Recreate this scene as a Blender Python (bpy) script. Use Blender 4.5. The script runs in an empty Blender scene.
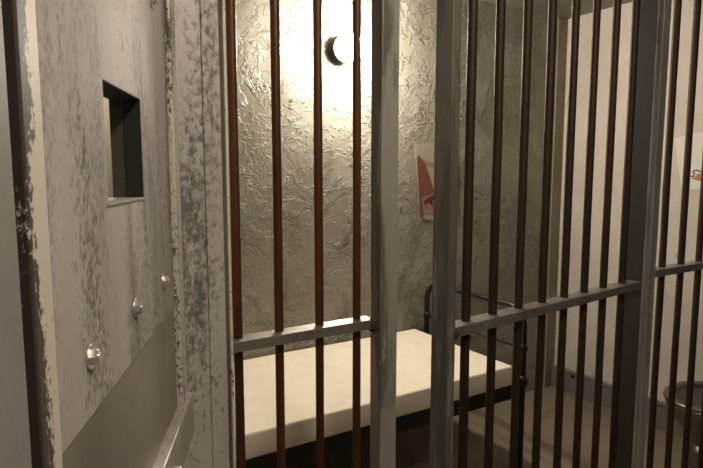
import bpy, bmesh, math, random
from mathutils import Vector, Matrix
random.seed(4)
S = bpy.context.scene
COL = S.collection
PI = math.pi

# ------------------------------------------------------------------ view
S.view_settings.view_transform = 'Standard'
S.view_settings.look = 'None'
S.view_settings.gamma = 1.0
S.view_settings.use_curve_mapping = False
S.view_settings.exposure = 0.0
S.cycles.max_bounces = 8
S.cycles.diffuse_bounces = 5
S.cycles.sample_clamp_indirect = 4.0

# ------------------------------------------------------------------ materials
class NT:
    def __init__(self, name):
        self.m = bpy.data.materials.new(name); self.m.use_nodes = True
        self.t = self.m.node_tree; self.b = self.t.nodes['Principled BSDF']
        tc = self.t.nodes.new('ShaderNodeTexCoord'); self.co = tc.outputs['Object']
    def n(self, kind, **kw):
        nd = self.t.nodes.new(kind)
        for k, v in kw.items(): setattr(nd, k, v)
        return nd
    def link(self, a, b): self.t.links.new(a, b)
    def mapped(self, scale=(1, 1, 1), loc=(0, 0, 0)):
        mp = self.n('ShaderNodeMapping'); mp.inputs['Scale'].default_value = scale
        mp.inputs['Location'].default_value = loc
        self.link(self.co, mp.inputs['Vector']); return mp.outputs['Vector']
    def noise(self, scale, detail=4, rough=.55, dist=0, stretch=(1, 1, 1), loc=(0, 0, 0)):
        nd = self.n('ShaderNodeTexNoise')
        nd.inputs['Scale'].default_value = scale; nd.inputs['Detail'].default_value = detail
        nd.inputs['Roughness'].default_value = rough; nd.inputs['Distortion'].default_value = dist
        self.link(self.mapped(stretch, loc), nd.inputs['Vector']); return nd.outputs['Fac']
    def ramp(self, fac, a, b, smooth=False):
        mr = self.n('ShaderNodeMapRange'); mr.clamp = True
        if smooth: mr.interpolation_type = 'SMOOTHSTEP'
        mr.inputs['From Min'].default_value = a; mr.inputs['From Max'].default_value = b
        self.link(fac, mr.inputs['Value']); return mr.outputs['Result']
    def math(self, op, a, b=None):
        m = self.n('ShaderNodeMath', operation=op)
        for i, v in enumerate((a, b)):
            if v is None: continue
            if isinstance(v, (int, float)): m.inputs[i].default_value = v
            else: self.link(v, m.inputs[i])
        return m.outputs[0]
    def mix(self, fac, a, b):
        mx = self.n('ShaderNodeMix', data_type='RGBA')
        if isinstance(fac, (int, float)): mx.inputs[0].default_value = fac
        else: self.link(fac, mx.inputs[0])
        for i, v in ((6, a), (7, b)):
            if isinstance(v, tuple): mx.inputs[i].default_value = (*v, 1)
            else: self.link(v, mx.inputs[i])
        return mx.outputs[2]
    def base(self, c):
        if isinstance(c, tuple): self.b.inputs['Base Color'].default_value = (*c, 1)
        else: self.link(c, self.b.inputs['Base Color'])
    def rough(self, r):
        if isinstance(r, (int, float)): self.b.inputs['Roughness'].default_value = r
        else: self.link(r, self.b.inputs['Roughness'])
    def metal(self, v):
        if isinstance(v, (int, float)): self.b.inputs['Metallic'].default_value = v
        else: self.link(v, self.b.inputs['Metallic'])
    def bump(self, h, dist, strength=1.0):
        bp = self.n('ShaderNodeBump'); bp.inputs['Strength'].default_value = strength
        bp.inputs['Distance'].default_value = dist
        self.link(h, bp.inputs['Height']); self.link(bp.outputs['Normal'], self.b.inputs['Normal'])
    def z(self):
        s = self.n('ShaderNodeSeparateXYZ'); self.link(self.co, s.inputs[0]); return s.outputs[2]

def m_plaster():
    m = NT('trowelled_plaster')
    big = m.noise(1.6, 3, .5)
    a = m.ramp(m.noise(6.0, 5, .66, .6), .50, .535, True)
    b = m.ramp(m.noise(12, 5, .64, .5, loc=(3, 1, 2)), .53, .575, True)
    c = m.ramp(m.noise(10, 5, .6, .9, loc=(8, 2, 5)), .555, .60, True)
    fine = m.noise(60, 4, .6)
    cover = m.ramp(m.noise(2.2, 3, .55, loc=(1, 5, 9)), .40, .58, True)
    h = m.math('ADD', m.math('ADD', m.math('MULTIPLY', a, .35), m.math('MULTIPLY', b, .45)), m.math('MULTIPLY', c, .6))
    h = m.math('ADD', m.math('MULTIPLY', h, m.math('ADD', m.math('MULTIPLY', cover, .75), .25)), m.math('MULTIPLY', fine, .10))
    m.bump(h, .016, 1.0); m.b.inputs['Specular IOR Level'].default_value = .36
    col = m.mix(m.ramp(big, .35, .65), (.35, .328, .272), (.26, .24, .19))
    col = m.mix(m.math('MULTIPLY', m.ramp(m.noise(4, 5, .65, .4, (1, 1, .5)), .52, .72), .8), col, (.16, .135, .09))
    m.base(col)
    r = m.n('ShaderNodeMapRange'); r.inputs['To Min'].default_value = .36; r.inputs['To Max'].default_value = .54
    m.link(m.noise(8, 3), r.inputs['Value']); m.rough(r.outputs[0])
    return m.m

def m_post(name, light, dark, scratch, rust):
    """old enamel over steel: long vertical wear, pale scratches, rust low on the edges"""
    m = NT(name)
    wear = m.ramp(m.noise(11, 5, .62, .4, (1, 1, .14)), .44, .56, True)
    col = m.mix(wear, light, dark)
    sc = m.ramp(m.noise(42, 5, .7, .3, (1, 1, .09), (3, 1, 2)), .56, .63, True)
    sm = m.ramp(m.noise(5, 3, .5, 0, (1, 1, .5), (1, 7, 2)), .45, .55, True)
    col = m.mix(m.math('MULTIPLY', sc, m.math('MULTIPLY', sm, .8)), col, scratch)
    ru = m.ramp(m.noise(26, 5, .7, .2, (1, 1, .10), (5, 5, 5)), .60, .68, True)
    col = m.mix(m.math('MULTIPLY', ru, .7), col, rust)
    m.base(col); m.rough(.42); m.metal(.2)
    m.bump(m.math('ADD', m.noise(90, 4, .6), m.math('MULTIPLY', wear, .6)), .0005, .8)
    return m.m

def m_paint_wall(name, c1, c2, crack=True, rough=.55):
    m = NT(name)
    col = m.mix(m.ramp(m.noise(2.2, 4, .6), .35, .68), c1, c2)
    col = m.mix(m.math('MULTIPLY', m.ramp(m.noise(14, 5, .7, .6), .60, .75), .35), col, tuple(x * .55 for x in c2))
    if crack:
        vo = m.n('ShaderNodeTexVoronoi', feature='DISTANCE_TO_EDGE'); vo.inputs['Scale'].default_value = 1.7
        wob = m.n('ShaderNodeTexNoise'); wob.inputs['Scale'].default_value = 3
        m.link(m.co, wob.inputs['Vector'])
        va = m.n('ShaderNodeVectorMath', operation='MULTIPLY_ADD'); va.inputs[1].default_value = (.35, .35, .35)
        m.link(wob.outputs['Color'], va.inputs[0]); m.link(m.co, va.inputs[2]); m.link(va.outputs[0], vo.inputs['Vector'])
        ln = m.math('MULTIPLY', m.ramp(vo.outputs['Distance'], .006, .0), m.ramp(m.noise(1.3, 2, .5, loc=(4, 4, 4)), .52, .60))
        col = m.mix(m.math('MULTIPLY', ln, .55), col, tuple(x * .4 for x in c2))
    m.base(col); m.rough(rough); m.bump(m.noise(45, 5, .65), .0015, .6)
    return m.m

def m_floor():
    m = NT('worn_concrete_floor')
    col = m.mix(m.ramp(m.noise(2.4, 5, .6), .3, .7), (.19, .145, .10), (.28, .22, .155))
    col = m.mix(m.ramp(m.noise(7, 6, .7, .8), .56, .72), col, (.13, .09, .06))
    m.base(col); m.rough(.6); m.bump(m.noise(30, 5, .6), .002, .5)
    return m.m

def m_steel_paint(name, light, dark, streak=.5, spot=.5, rough=.38, metal=.35, seed=0, fl=170, spec=.5):
    m = NT(name)
    m.b.inputs['Specular IOR Level'].default_value = spec
    hf = m.math('SUBTRACT', m.noise(fl, 4, .7, 0, (1, 1, .6), (seed, 0, 0)), .5)
    def speck(v, k): return m.math('ADD', v, m.math('MULTIPLY', hf, k))
    st = m.ramp(speck(m.noise(9, 5, .58, .2, (1, 1, .15), (seed, 2, 1)), .40), .46, .70, True)
    patch = m.ramp(speck(m.noise(8, 4, .55, .4, (1, 1, .20), (2, seed, 5)), .8), .53, .72, True)
    fade = m.noise(3.2, 5, .55, .3, (1, 1, .4), (seed, seed, 3))
    sp = patch
    col = m.mix(m.ramp(fade, .34, .66), light, tuple(.66 * x for x in light))
    col = m.mix(m.math('MULTIPLY', st, streak), col, dark)
    col = m.mix(m.math('MULTIPLY', patch, spot), col, dark)
    m.base(col); m.metal(metal)
    r = m.n('ShaderNodeMapRange'); r.inputs['To Min'].default_value = rough - .08; r.inputs['To Max'].default_value = rough + .16
    m.link(m.noise(12, 4), r.inputs['Value']); m.rough(r.outputs[0])
    m.bump(m.math('ADD', m.noise(90, 4, .6), m.math('MULTIPLY', sp, -.5)), .0005, .8)
    return m.m

def m_chipped(name, paint, under, lo, hi, metal=.0, edge=None):
    m = NT(name)
    g = 0
    if edge:      # paint worn off towards one edge of the bar
        sx = m.n('ShaderNodeSeparateXYZ'); m.link(m.co, sx.inputs[0]); g = m.math('MULTIPLY', m.ramp(sx.outputs[0], edge[0], edge[1]), edge[2])
    c = m.ramp(m.math('ADD', m.noise(10, 4, .6, .2, (1, 1, .3)), m.math('MULTIPLY', m.math('SUBTRACT', m.noise(190, 4, .7, 0, (1, 1, .6)), .5), .9)), lo, hi, True) if not edge else m.ramp(m.math('ADD', g, m.math('ADD', m.noise(10, 4, .6, .2, (1, 1, .3)), m.math('MULTIPLY', m.math('SUBTRACT', m.noise(190, 4, .7, 0, (1, 1, .6)), .5), .9))), lo, hi, True)
    col = m.mix(c, paint, under)
    m.base(col); m.rough(.5); m.metal(metal)
    m.bump(c, .0004, -.8)
    return m.m

def m_rust(name, c1, c2, rough=.42, metal=.25):
    m = NT(name)
    col = m.mix(m.ramp(m.noise(22, 5, .65, 0, (1, 1, .12)), .35, .66), c1, c2)
    col = m.mix(m.math('MULTIPLY', m.ramp(m.noise(140, 3, .6, 0, (1, 1, .4)), .55, .7), .4), col, tuple(.45 * x for x in c1))
    m.base(col); m.rough(rough); m.metal(metal); m.bump(m.noise(160, 4, .6), .0005, .7)
    return m.m

def m_plain(name, c, rough=.5, metal=0, bump=0, scale=60):
    m = NT(name)
    m.base(m.mix(m.noise(scale * .3, 4, .6), tuple(.86 * x for x in c), tuple(min(1, 1.1 * x) for x in c)))
    m.rough(rough); m.metal(metal)
    if bump: m.bump(m.noise(scale, 4, .6), bump, .7)
    return m.m

def m_glow(name, col, strength):
    m = NT(name); m.base((.9, .88, .8)); m.rough(.2)
    m.b.inputs['Emission Color'].default_value = (*col, 1); m.b.inputs['Emission Strength'].default_value = strength
    return m.m

M = dict(
    plaster=m_plaster(),
    white_wall=m_paint_wall('dirty_white_wall', (.66, .60, .51), (.55, .485, .40)),
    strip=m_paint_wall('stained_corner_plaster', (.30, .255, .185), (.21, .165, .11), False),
    grey_wall=m_paint_wall('grey_corridor_paint', (.26, .245, .22), (.19, .175, .15), False, .5),
    ceil=m_paint_wall('grey_ceiling_paint', (.22, .19, .155), (.17, .145, .115), False),
    floor=m_floor(),
    plate=m_steel_paint('blotched_grey_steel', (.50, .46, .405), (.075, .062, .05), .72, .70, .66, .0, 1, 170, .22),
    kick=m_steel_paint('smooth_grey_steel', (.31, .275, .23), (.18, .155, .125), .4, .08, .46, .2, 4),
    jamb=m_steel_paint('peeling_grey_jamb', (.60, .56, .50), (.10, .085, .066), .45, .80, .5, .1, 3, 110),
    frame=m_steel_paint('pale_door_frame', (.56, .52, .45), (.16, .135, .10), .3, .4, .45, .2, 9),
    cream=m_chipped('chipped_cream_paint', (.62, .57, .47), (.09, .07, .05), .56, .64),
    cream_edge=m_chipped('worn_cream_edge', (.62, .57, .47), (.075, .058, .042), .58, .66, 0, (.690, .711, .34)),
    dark=m_plain('black_paint_and_gap_shade', (.012, .010, .009), .7),
    soot=m_plain('rough_sooty_wood', (.05, .042, .030), .8, 0, .004, 90),
    pale=m_plain('pale_painted_board', (.55, .51, .42), .6, 0, .0005),
    post=m_post('grey_green_post_paint', (.35, .325, .275), (.15, .138, .105), (.46, .43, .37), (.10, .045, .022)),
    post2=m_post('worn_grey_post_paint', (.17, .158, .130), (.115, .106, .082), (.30, .28, .24), (.10, .05, .028)),
    post3=m_post('pale_worn_post_paint', (.34, .32, .28), (.24, .225, .19), (.42, .39, .34), (.12, .06, .035)),
    side=m_plain('dark_post_side', (.045, .038, .028), .5, .3, .0005, 60),
    paper2=m_plain('white_paper', (.80, .76, .68), .75, 0, .001, 14),
    bar=m_steel_paint('bare_grey_crossbar', (.27, .25, .215), (.10, .07, .048), .3, .5, .36, .5, 12),
    rod=m_rust('rust_brown_rod', (.13, .050, .020), (.065, .025, .010), .48, .5),
    rod2=m_rust('dark_brown_rod', (.050, .027, .012), (.027, .015, .007), .58, .45),
    weld=m_rust('rusty_weld', (.10, .038, .020), (.045, .022, .014), .8, .1),
    iron=m_plain('black_bed_iron', (.012, .011, .010), .42, .3, .0008, 80),
    foam=m_plain('cream_foam', (.78, .70, .56), .9, 0, .0012, 40),
    bolt=m_plain('zinc_bolt', (.78, .75, .66), .34, .85),
    inox=m_plain('dull_stainless', (.22, .185, .145), .34, .85, .0003, 30),
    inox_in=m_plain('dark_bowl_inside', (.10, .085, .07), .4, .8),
    lampbase=m_plain('dark_lamp_housing', (.05, .042, .035), .45, .4),
    paper=m_plain('off_white_paper', (.37, .335, .27), .75, 0, .0015, 14),
    red=m_plain('faded_red_print', (.19, .070, .048), .7),
    pink=m_plain('pale_pink_print', (.33, .185, .145), .7),
    brown=m_plain('dark_brown_print', (.10, .03, .02), .7),
    orange=m_plain('rust_orange_print', (.50, .20, .10), .7),
    plinth=m_paint_wall('grey_plinth_paint', (.20, .182, .16), (.15, .135, .115), False, .45),
    glow=m_glow('lit_glass', (1, .905, .77), 420), glow3=m_glow('fill_bulb_glow', (1, .88, .70), 650),
    glow2=m_glow('lit_corridor_glass', (1, .885, .765), 165),
)

# ------------------------------------------------------------------ mesh helpers
def box(bm, x0, x1, y0, y1, z0, z1, bev=0):
    r = bmesh.ops.create_cube(bm, size=1)
    vs = r['verts']
    for v in vs:
        v.co = Vector(((x0 + x1) / 2 + v.co.x * (x1 - x0), (y0 + y1) / 2 + v.co.y * (y1 - y0), (z0 + z1) / 2 + v.co.z * (z1 - z0)))
    if bev:
        es = list({e for v in vs for e in v.link_edges})
        bmesh.ops.bevel(bm, geom=es, offset=bev, segments=2, affect='EDGES', profile=.5)
    return bm
def tube(bm, pts, r, seg=14, caps=True):
    """swept round tube through points"""
    pts = [Vector(p) for p in pts]; rings = []
    up = None
    for i, p in enumerate(pts):
        t = (pts[min(i + 1, len(pts) - 1)] - pts[max(i - 1, 0)]).normalized()
        if up is None:
            up = Vector((0, 0, 1)) if abs(t.z) < .9 else Vector((1, 0, 0))
        a = t.cross(up).normalized(); b = a.cross(t).normalized(); up = b
        rr = r[i] if isinstance(r, (list, tuple)) else r
        rings.append([bm.verts.new(p + a * rr * math.cos(2 * PI * k / seg) + b * rr * math.sin(2 * PI * k / seg)) for k in range(seg)])
    for A, B in zip(rings, rings[1:]):
        for k in range(seg):
            f = bm.faces.new((A[k], A[(k + 1) % seg], B[(k + 1) % seg], B[k])); f.smooth = True
    if caps:
        bm.faces.new(rings[0][::-1]); bm.faces.new(rings[-1])
    return bm
def loft(bm, rings, cap0=True, cap1=True, smooth=True):
    R = [[bm.verts.new(p) for p in ring] for ring in rings]; n = len(R[0])
    for A, B in zip(R, R[1:]):
        for k in range(n):
            f = bm.faces.new((A[k], A[(k + 1) % n], B[(k + 1) % n], B[k])); f.smooth = smooth
    if cap0: bm.faces.new(R[0][::-1])
    if cap1: bm.faces.new(R[-1])
    return bm
def obj(name, bm, mat, parent=None, mw=None):
    bmesh.ops.recalc_face_normals(bm, faces=bm.faces)
    me = bpy.data.meshes.new(name); bm.to_mesh(me); bm.free()
    me.materials.append(M[mat] if isinstance(mat, str) else mat)
    o = bpy.data.objects.new(name, me); COL.objects.link(o)
    if parent is not None: o.parent = parent
    if mw is not None: o.matrix_world = mw
    return o
def B(): return bmesh.new()
def empty(name, loc, rotz=0):
    o = bpy.data.objects.new(name, None); COL.objects.link(o)
    o.location = loc; o.rotation_euler = (0, 0, rotz); o.empty_display_size = .1
    return o
def tag(o, label, cat, group=None, kind=None):
    o['label'] = label; o['category'] = cat
    if group: o['group'] = group
    if kind: o['kind'] = kind
    return o
def struct(o, label, cat):
    return tag(o, label, cat, None, 'structure')

# ------------------------------------------------------------------ room shell (cell corner at the origin, cell is x<0, y<0)
CH = 2.67
XL, XR, YF = -3.33, 1.6, -4.3
struct(obj('floor', box(B(), XL - 1.6, XR, YF, .12, -.12, 0), 'floor'), 'stained brown concrete floor of the cell and corridor', 'floor')
struct(obj('ceiling', box(B(), XL - 1.6, XR, YF, .12, CH, CH + .12), 'ceil'), 'grey brown painted ceiling over the cell', 'ceiling')
struct(obj('wall_back', box(B(), XL - .12, .12, 0, .12, 0, CH), 'plaster'), 'glossy lumpy trowelled plaster wall behind the bed', 'wall')
struct(obj('wall_right', box(B(), 0, .12, -1.54, 0, 0, CH), 'white_wall'), 'pale dirty white wall on the right side of the cell', 'wall')
struct(obj('wall_left', box(B(), XL - .12, XL, -1.45, 0, 0, CH), 'plaster'), 'plaster wall at the head of the bed', 'wall')
struct(obj('wall_front', box(B(), 0, XR, -1.62, -1.54, 0, CH), 'grey_wall'), 'grey wall beside the barred front', 'wall')
struct(obj('wall_rear', box(B(), XL - 1.6, XR, YF - .12, YF, 0, CH), 'grey_wall'), 'grey wall across the corridor', 'wall')
struct(obj('wall_end', box(B(), XR, XR + .12, YF, -1.54, 0, CH), 'grey_wall'), 'grey wall at the corridor end', 'wall')
# strip of smoother stained plaster in the corner
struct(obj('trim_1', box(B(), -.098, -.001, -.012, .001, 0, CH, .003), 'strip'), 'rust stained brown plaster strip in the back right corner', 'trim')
# plinth along the right wall
bm = B(); box(bm, -.030, .001, -1.53, -.014, 0, .148, .003); box(bm, -.038, .001, -1.53, -.014, .148, .166, .003)
bb = struct(obj('baseboard_right', bm, 'plinth'), 'grey skirting board along the pale right wall', 'baseboard')
bm = B(); tube(bm, [(-.029, -.20, .13), (-.036, -.20, .13)], .012, 12)
obj('screw_cap', bm, 'dark', bb)

# ------------------------------------------------------------------ steel wall on the left: local X runs towards the camera, Y out into the corridor
J = Vector((-3.144 - .0036, -1.575 + .0016, 0)); WROT = math.radians(65.965 + 180)
WM = Matrix.Translation(J) @ Matrix.Rotation(WROT, 4, 'Z')
def wallobj(name, bm, mat, parent=None):
    return obj(name, bm, mat, parent, WM if parent is None else None)
def holed0():
    bm = B()
    for a in ((-.05, HX0, 0, CH), (HX1, .728, 0, CH), (HX0, HX1, 0, HZ0), (HX0, HX1, HZ1, CH)):
        box(bm, a[0], a[1], -.036, -.0185, a[2], a[3])
    return bm
w = wallobj('wall_corridor', box(B(), .728, 3.0, -.12, .004, 0, CH), 'grey_wall')
struct(w, 'grey painted wall at the far left edge beside the steel door', 'wall')
HX0, HX1, HZ0, HZ1 = .345, .511, 1.565, 1.697
door = wallobj('door_1', holed0(), 'soot')
struct(door, 'blotchy grey steel door with a square peephole and zinc bolts', 'door')
# peephole runs s .345-.511, z 1.565-1.697
def holed(bm, x0, x1, z0, z1, y0, y1, hx0, hx1, hz0, hz1):
    for a in ((x0, hx0, z0, z1), (hx1, x1, z0, z1), (hx0, hx1, z0, hz0), (hx0, hx1, hz1, z1)):
        box(bm, a[0], a[1], y0, y1, a[2], a[3])
    bmesh.ops.remove_doubles(bm, verts=bm.verts, dist=1e-5)
    # drop the inner shared faces
    seen = {}
    for f in bm.faces:
        seen.setdefault(tuple(sorted(v.index for v in f.verts)), []).append(f)
    return bm
HX0, HX1, HZ0, HZ1 = .345, .511, 1.565, 1.697
wallobj('upper_plate', holed(B(), .150, .688, 1.368, CH - .02, -.0, .004, HX0, HX1, HZ0, HZ1), 'plate', door)
wallobj('kick_plate', box(B(), .141, .688, -.002, .0012, .02, 1.372), 'kick', door)
wallobj('door_leaf', holed(B(), .141, .69, .02, CH - .02, -.018, -.0015, HX0, HX1, HZ0, HZ1), 'frame', door)
# black painted reveal of the hole (thin liner standing a hair inside)
bm = B(); e = .0012
box(bm, HX0, HX0 + e, -.018, .0035, HZ0, HZ1); box(bm, HX0, HX1, -.036, .0035, HZ1 - e, HZ1); box(bm, HX1 - e, HX1, -.036, .0035, HZ0, HZ1)
wallobj('peephole_liner', bm, 'dark', door)
w2 = wallobj('wall_behind_door', box(B(), -.12, .9, -.13, -.10, 0, CH), 'pale')
struct(w2, 'pale lit wall seen through the peephole of the steel door', 'wall')
bm = B(); box(bm, HX0 - .004, HX1 + .004, -.034, .0048, HZ0 - .003, HZ0 + .0012, .0006)
wallobj('peephole_sill', bm, 'kick', door)
# black strip that puts the gap's shade beside the stile into colour
wallobj('gap_shade_strip', box(B(), .705, .735, -.0183, -.008, 0, CH), 'dark', door)
# frame strips beside the door edge
wallobj('frame_strip', box(B(), .083, .134, -.0183, .010, 0, CH, .0025), 'cream', door)
wallobj('frame_return', box(B(), .0, .083, -.0183, -.004, 0, CH), 'kick', door)
wallobj('edge_stile', box(B(), .676, .712, -.0183, .006, .02, CH - .02, .002), 'cream_edge', door)
# angle rail across the lower door
bm = B(); box(bm, .072, .66, -.001, .019, 1.168, 1.181, .002); box(bm, .072, .66, .012, .019, 1.10, 1.170, .002)
wallobj('angle_rail', bm, 'frame', door)
bm = B(); box(bm, .275, .35, .015, .030, 1.06, 1.142, .003)
wallobj('rail_bracket', bm, 'frame', door)
# zinc bolts with washers
def bolt(s, z, ang):
    bm = B()
    tube(bm, [(s, .0035, z), (s, .0062, z)], .0118, 20)
    rings = []
    for y, r in ((.006, .0082), (.0108, .0082), (.0120, .0066)):
        rings.append([(s + r * math.cos(ang + k * PI / 3), y, z + r * math.sin(ang + k * PI / 3)) for k in range(6)])
    loft(bm, rings, smooth=False)
    tube(bm, [(s, .0115, z), (s, .0138, z)], .0042, 10)
    wallobj('bolt', bm, 'bolt', door)
bolt(.594, 1.425, .2); bolt(.418, 1.430, .5); bolt(.240, 1.430, .1)
bolt(.251, 1.853, .35); bolt(.430, 1.853, .6); bolt(.605, 1.853, .3)

# jamb between the steel door and the bars
bm = B(); box(bm, -3.19, -3.104, -1.578, -1.535, 0, CH, .002); box(bm, -3.45, -3.19, -1.56, -1.44, 0, CH, .002)
struct(obj('trim_2', bm, 'jamb'), 'peeling grey steel jamb between the steel door and the bars', 'jamb')
bm = B(); box(bm, -3.1025, -3.0665, -1.575, -1.545, 0, CH, .002)
struct(obj('trim_3', bm, 'jamb'), 'narrow speckled grey jamb strip next to the first rod', 'jamb')
bm = B(); box(bm, -3.0605, -3.0545, -1.582, -1.545, 0, CH, .001)
struct(obj('trim_4', bm, 'cream'), 'thin chipped edge strip of the jamb beside the first rod', 'jamb')

# ------------------------------------------------------------------ barred front
def rod_bm(x, y, r, z0=.0, z1=CH):
    """round bar, very slightly irregular"""
    n = 14; pts = []; rr = []
    for i in range(n + 1):
        t = i / n
        pts.append((x + random.uniform(-.0006, .0006), y + random.uniform(-.0006, .0006), z0 + (z1 - z0) * t)); rr.append(r * random.uniform(.97, 1.03))
    return tube(B(), pts, rr, 16)
def weld_bm(c, r, sq=(1, 1, 1)):
    bm = B(); bmesh.ops.create_icosphere(bm, subdivisions=3, radius=r)
    for v in bm.verts:
        k = 1 + random.uniform(-.12, .12)
        v.co = Vector((c[0] + v.co.x * sq[0] * k, c[1] + v.co.y * sq[1] * k, c[2] + v.co.z * sq[2] * k))
    for f in bm.faces: f.smooth = True
    return bm

# fixed panel, left
pl = empty('barred_screen', (-2.87, -1.55, 0))
tag(pl, 'fixed screen of four rusty rods ending in a paint-chipped square post, beside the steel door', 'bars', 'fixed barred screens of the cell front')
def under(root, bm):     # shift a world-space mesh into its root's frame
    inv = Matrix.Rotation(-root.rotation_euler.z, 4, 'Z') @ Matrix.Translation(-root.location)
    bmesh.ops.transform(bm, matrix=inv, verts=bm.verts); return bm
ZB = 1.215
obj('crossbar', under(pl, box(B(), -3.0520, -2.683, -1.568, -1.522, ZB, ZB + .0235, .0015)), 'bar', pl)
for x in (-3.028, -2.929, -2.825, -2.720):
    obj('rod', under(pl, rod_bm(x, -1.538, .0102)), 'rod', pl)
obj('weld', under(pl, weld_bm((-2.688, -1.563, ZB + .010), .019, (.62, .62, 1.0))), 'weld', pl)

# post beside the doorway
bm = B(); box(bm, -2.685, -2.635, -1.592, -1.545, 0, CH, .003)
obj('steel_post', under(pl, bm), 'post', pl)

# gate, ajar
GA = math.radians(5.866)
gate = empty('barred_gate', (-2.520, -1.694, 0), GA)
tag(gate, 'eight-rod barred cell gate standing slightly open between the two steel posts', 'gate')
L = .9198; zc = 1.6 - .399
obj('stile', box(B(), -.052, -.024, -.006, .047, .03, CH - .03, .002), 'post2', gate)
obj('crossbar', box(B(), -.026, L - .002, -.002, .046, zc, zc + .0255, .0015), 'bar', gate)
for nm, z in (('bottom_rail', .06), ('top_rail', CH - .12)):
    obj(nm, box(B(), -.026, L - .002, .002, .042, z, z + .04, .0015), 'bar', gate)
for s in (.053, .159, .271, .381, .495, .606, .722, .841):
    obj('rod', rod_bm(s, .029, .0117, .07, CH - .09), 'rod2', gate)
obj('weld', weld_bm((-.020, .000, zc + .010), .0175, (.62, .6, .95)), 'weld', gate)
obj('weld', weld_bm((L - .004, .012, zc + .010), .012, (.6, .9, 1.1)), 'weld', gate)

# hinge post and the right fixed panel
bm = B(); box(bm, -1.594, -1.520, -1.600, -1.532, 0, CH, .004); box(bm, -1.566, -1.555, -1.603, -1.598, 0, CH, .002)
pr = empty('barred_screen', (-.75, -1.55, 0))
obj('dark_side_face', under(pr, box(B(), -1.5965, -1.5935, -1.596, -1.531, 0, CH, .0008)), 'side', pr)  # thin dark sheet, makes the post's left face darker than its front
obj('steel_post', under(pr, bm), 'post3', pr)
tag(pr, 'fixed screen of dark rods and a grey hinge post, in front of the toilet', 'bars', 'fixed barred screens of the cell front')
obj('crossbar', under(pr, box(B(), -1.524, -.002, -1.569, -1.522, ZB + .006, ZB + .0325, .0015)), 'bar', pr)
for k in range(11):
    obj('rod', under(pr, rod_bm(-1.374 + .1305 * k, -1.538, .0122)), 'rod2', pr)
obj('weld', under(pr, weld_bm((-1.520, -1.564, ZB + .016), .018, (.8, .9, 1.2))), 'weld', pr)

# ------------------------------------------------------------------ bed
bed = empty('bed_frame', (-2.245, -.41, 0))
tag(bed, 'black iron bed frame with a rounded tube end against the plaster wall', 'bed')
XF, XH, Y0, Y1 = -1.25, -3.245, -.795, -.026
def hoop(x, top, name):
    pts = [(x, Y0, 0.0)] + [(x, Y0, z) for z in (.2, .45, .70)]
    r = .10
    for k in range(7):
        a = PI * k / 12
        pts.append((x, Y0 + r - r * math.cos(a), top - r + r * math.sin(a)))
    for k in range(7):
        a = PI / 2 - PI * k / 12
        pts.append((x, Y1 - r + r * math.cos(a), top - r + r * math.sin(a)))
    pts += [(x, Y1, z) for z in (.70, .45, .2)] + [(x, Y1, 0)]
    return obj(name, under(bed, tube(B(), pts, .0155, 14)), 'iron', bed)
ft = hoop(XF, .918, 'footboard'); hd = hoop(XH, 1.0, 'headboard')
for x, par in ((XF, ft), (XH, hd)):
    obj('cross_rod', under(bed, tube(B(), [(x, Y0, .710), (x, Y1, .710)], .006, 10)), 'iron', par)
    for y in (Y0, Y1):
        for z, r, h in ((.712, .021, .020), (.535, .026, .034)):
            bm = tube(B(), [(x, y, z - h), (x, y, z - h * .6), (x, y, z), (x, y, z + h * .6), (x, y, z + h)], [.016, r * .9, r, r * .9, .016], 14)
            obj('joint_collar', under(bed, bm), 'iron', par)
for y, s in ((Y0, 1), (Y1, -1)):
    bm = B(); box(bm, XH, XF, y - .004, y + .004, .462, .540, .001); box(bm, XH, XF, min(y, y + s * .04), max(y, y + s * .04), .532, .540, .001)
    obj('side_rail', under(bed, bm), 'iron', bed)
for x, s in ((XF, -1), (XH, 1)):
    bm = B(); box(bm, x - .004, x + .004, Y0, Y1, .48, .540, .001)
    obj('end_rail', under(bed, bm), 'iron', bed)
bm = B(); box(bm, XH + .01, XF - .01, Y0 + .01, Y1 - .01, .534, .541)
obj('slat_base', under(bed, bm), 'iron', bed)

# foam mattress with soft edges and a slight sag
def mattress():
    bm = B(); nx, ny = 60, 26
    x0, x1, y0, y1, z0, z1 = -3.20, -1.338, -.812, -.018, .5415, .640
    def edge(t, n, a, b): return a + (b - a) * t / n
    rings = []
    levels = [(0, .004), (.006, .0), (.05, -.002), (.090, .0), (.097, .004), (.0985, .010)]
    def outline(ins):
        pts = []
        X0, X1, Y0_, Y1_ = x0 + ins, x1 - ins, y0 + ins, y1 - ins
        for i in range(nx): pts.append((X0 + (X1 - X0) * i / nx, Y0_))
        for i in range(ny): pts.append((X1, Y0_ + (Y1_ - Y0_) * i / ny))
        for i in range(nx): pts.append((X1 - (X1 - X0) * i / nx, Y1_))
        for i in range(ny): pts.append((X0, Y1_ - (Y1_ - Y0_) * i / ny))
        return pts
    def wav(x, y): return .004 * math.sin(x * 5.3 + 1) * math.sin(y * 4 + .5) + .0035 * math.exp(-((x + 2.42) / .16) ** 2) * (1 if y < -.4 else 0)
    for h, ins in levels:
        rings.append([(x, y, z0 + h + (wav(x, y) if h > .02 else 0)) for x, y in outline(ins)])
    loft(bm, rings, True, True)
    for f in bm.faces: f.smooth = True
    return bm
mt = obj('mattress', mattress(), 'foam')
for p in mt.data.polygons:
    if len(p.vertices) > 4: p.use_smooth = False
tag(mt, 'bare cream foam mattress lying on the black iron bed', 'mattress')

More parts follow.
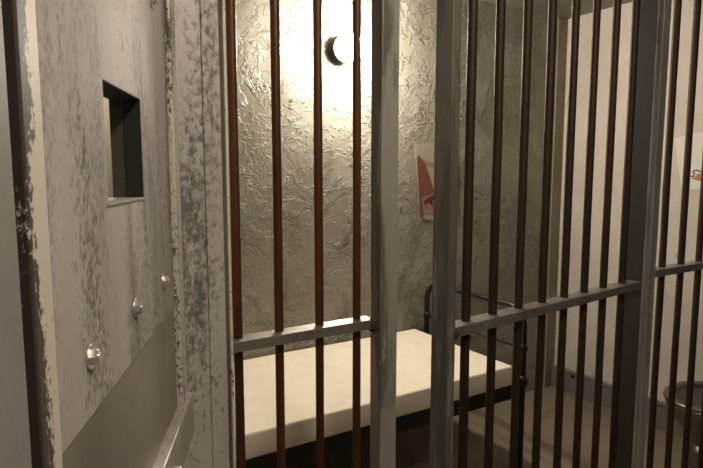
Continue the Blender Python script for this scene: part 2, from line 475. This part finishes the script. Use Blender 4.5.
# ------------------------------------------------------------------ wall lamp
LX, LZ = -1.876, 2.246
lamp = empty('wall_lamp', (LX, 0, LZ)); tag(lamp, 'lit glass bulkhead lamp on a dark round base high on the plaster wall', 'lamp')
TILT = Matrix.Translation((.002, -.045, 0)) @ Matrix.Rotation(math.radians(6), 4, 'Z')
def ycyl(bm, prof, seg=28, tilt=False):
    loft(bm, [[(r * math.cos(2 * PI * k / seg), -y, r * math.sin(2 * PI * k / seg)) for k in range(seg)] for y, r in prof])
    if tilt: bmesh.ops.transform(bm, matrix=TILT, verts=bm.verts)
    return bm
obj('lamp_base', ycyl(B(), [(0, .060), (.012, .060), (.016, .040), (.050, .040)]), 'lampbase', lamp)
obj('lamp_collar', ycyl(B(), [(.002, .050), (.008, .064), (.012, .068), (.020, .068), (.024, .066)], tilt=True), 'lampbase', lamp)
obj('lamp_glass', ycyl(B(), [(.022, .064), (.055, .066), (.105, .065), (.132, .054), (.148, .036), (.154, .010)], tilt=True), 'glow', lamp)

# corridor ceiling lamp behind the viewer
cl = empty('ceiling_lamp', (-2.85, -2.75, CH)); tag(cl, 'round glass ceiling lamp in the corridor in front of the bars', 'lamp')
def zc_(bm, prof, seg=28):
    loft(bm, [[(r * math.cos(2 * PI * k / seg), r * math.sin(2 * PI * k / seg), -z) for k in range(seg)] for z, r in prof]); return bm
obj('lamp_base', zc_(B(), [(0, .12), (.02, .12), (.025, .11)]), 'lampbase', cl)
obj('lamp_glass', zc_(B(), [(.025, .10), (.06, .105), (.09, .085), (.11, .05), (.118, .012)]), 'glow2', cl)

pb = empty('peephole_fill_lamp', WM @ Vector((.20, -.068, 1.98))); tag(pb, 'unseen bulb added behind the steel door to light the peephole strip', 'lamp')  # unseen bulb, added to brighten the pale board behind the peephole
bm = B(); bmesh.ops.create_uvsphere(bm, u_segments=20, v_segments=12, radius=.026)
for f in bm.faces: f.smooth = True
obj('bulb', bm, 'glow3', pb)
bm = B(); tube(bm, [(0, 0, .015), (0, 0, .05)], .012, 14); tube(bm, [(0, 0, .05), (0, 0, CH - 1.98)], .004, 8)
obj('socket_and_cord', bm, 'dark', pb)

# ------------------------------------------------------------------ papers
def sheet(poly, axis, off, thick=.0015, jitter=0):
    """flat outline polygon on the back wall (axis y) or the right wall (axis x)"""
    bm = B()
    def pt(u, z, d): return (u, -d, z) if axis == 'y' else (-d, u, z)
    a = [bm.verts.new(pt(u, z, off)) for u, z in poly]; b = [bm.verts.new(pt(u, z, off + thick)) for u, z in poly]
    bm.faces.new(a); bm.faces.new(b[::-1])
    for i in range(len(poly)):
        j = (i + 1) % len(poly); bm.faces.new((a[i], a[j], b[j], b[i]))
    return bm
p1 = obj('wall_poster', sheet([(-1.348, 1.766), (-1.20, 1.778), (-1.02, 1.784), (-.995, 1.50), (-.99, 1.285), (-1.15, 1.292), (-1.288, 1.318), (-1.306, 1.46), (-1.325, 1.60), (-1.338, 1.70)], 'y', .003), 'paper')
tag(p1, 'torn paper with a faded red shape, stuck on the lumpy plaster wall behind the gate', 'poster')
obj('red_print', sheet([(-1.326, 1.69), (-1.308, 1.70), (-1.285, 1.672), (-1.262, 1.655), (-1.19, 1.475), (-1.215, 1.463), (-1.285, 1.448), (-1.297, 1.50), (-1.318, 1.60)], 'y', .0048, .0008), 'red', p1)
obj('pink_print', sheet([(-1.285, 1.445), (-1.19, 1.470), (-1.13, 1.43), (-1.10, 1.33), (-1.20, 1.345), (-1.285, 1.335)], 'y', .0047, .0006), 'pink', p1)
obj('red_edge', sheet([(-1.326, 1.66), (-1.312, 1.64), (-1.285, 1.44), (-1.272, 1.325), (-1.295, 1.322), (-1.308, 1.46)], 'y', .0058, .0006), 'red', p1)
obj('dark_fold', sheet([(-1.27, 1.42), (-1.235, 1.445), (-1.18, 1.46), (-1.175, 1.435), (-1.205, 1.425), (-1.20, 1.385), (-1.235, 1.425), (-1.262, 1.40)], 'y', .0058, .0008), 'brown', p1)
obj('pink_streak', sheet([(-1.285, 1.69), (-1.255, 1.665), (-1.20, 1.655), (-1.12, 1.68), (-1.12, 1.665), (-1.20, 1.638), (-1.26, 1.645)], 'y', .0052, .0006), 'pink', p1)
obj('print_tail', sheet([(-1.08, 1.46), (-1.03, 1.45), (-1.01, 1.36), (-1.06, 1.37)], 'y', .0048, .0006), 'pink', p1)
p2 = obj('wall_poster', sheet([(-.807, 1.803), (-.88, 1.816), (-.965, 1.829), (-1.16, 1.845), (-1.20, 1.52), (-.986, 1.500), (-.866, 1.497)], 'x', .003), 'paper2')
tag(p2, 'white paper with a small orange drawing on the pale right wall above the toilet', 'poster')
bm = B()
tube(bm, [(-.0062, y, z) for y, z in ((-.872, 1.563), (-.90, 1.580), (-.93, 1.572), (-.935, 1.592), (-.925, 1.606), (-.945, 1.612), (-.97, 1.602), (-1.0, 1.604), (-1.03, 1.612))], .0035, 8)
obj('drawn_line', bm, 'brown', p2)
obj('orange_patch', sheet([(-.90, 1.566), (-.935, 1.566), (-.95, 1.590), (-1.0, 1.590), (-1.04, 1.60), (-1.05, 1.555), (-.98, 1.545)], 'x', .0047, .0006), 'orange', p2)
obj('orange_dot', sheet([(-.866, 1.568), (-.874, 1.572), (-.880, 1.562), (-.872, 1.555)], 'x', .0047, .0006), 'orange', p2)

# ------------------------------------------------------------------ steel toilet
tl = empty('toilet', (-.28, -1.225, 0)); tag(tl, 'dull stainless steel toilet bowl by the pale wall at the right edge', 'toilet')
def ell(z, a, b, cx=0, n=40):
    a *= 1.09; b *= 1.075
    return [(cx + a * math.cos(2 * PI * k / n), b * math.sin(2 * PI * k / n), z) for k in range(n)]
bm = B(); loft(bm, [ell(.385, .226, .181), ell(.36, .222, .177), ell(.31, .205, .160), ell(.25, .172, .130, .02), ell(.19, .132, .10, .045), ell(.14, .112, .088, .06), ell(.13, .112, .088, .06)], True, True)
obj('bowl', bm, 'inox', tl)
bm = B(); loft(bm, [ell(.13, .108, .085, .06), ell(.06, .112, .09, .06), ell(.02, .125, .10, .06), ell(0, .128, .103, .06)], True, True)
obj('pedestal', bm, 'inox', tl)
bm = B()
rings = [ell(.384, .228, .183), ell(.392, .233, .188), ell(.402, .231, .186), ell(.406, .222, .177), ell(.404, .200, .155), ell(.395, .192, .147), ell(.3855, .19, .145)]
loft(bm, rings, False, False); obj('rim', bm, 'inox', tl)
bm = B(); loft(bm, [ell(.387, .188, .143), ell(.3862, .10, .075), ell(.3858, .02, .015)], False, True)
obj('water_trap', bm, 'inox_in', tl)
bm = B(); box(bm, .06, .277, -.11, .11, .16, .37, .01)
obj('wall_mount', bm, 'inox', tl)

# ------------------------------------------------------------------ world + camera
wd = bpy.data.worlds.new('world'); S.world = wd; wd.use_nodes = True
wd.node_tree.nodes['Background'].inputs[0].default_value = (.5, .43, .35, 1)
wd.node_tree.nodes['Background'].inputs[1].default_value = .02

cam = bpy.data.cameras.new('camera'); co = bpy.data.objects.new('camera', cam); COL.objects.link(co)
cam.sensor_fit = 'HORIZONTAL'; cam.sensor_width = 36; cam.lens = 36 * 561.0 / 703.0; cam.clip_start = .02
co.location = (-3.446, -2.689, 1.6)
co.rotation_euler = (PI / 2 - math.atan(62 / 561.0), 0, math.radians(58.3 - 90))
S.camera = co
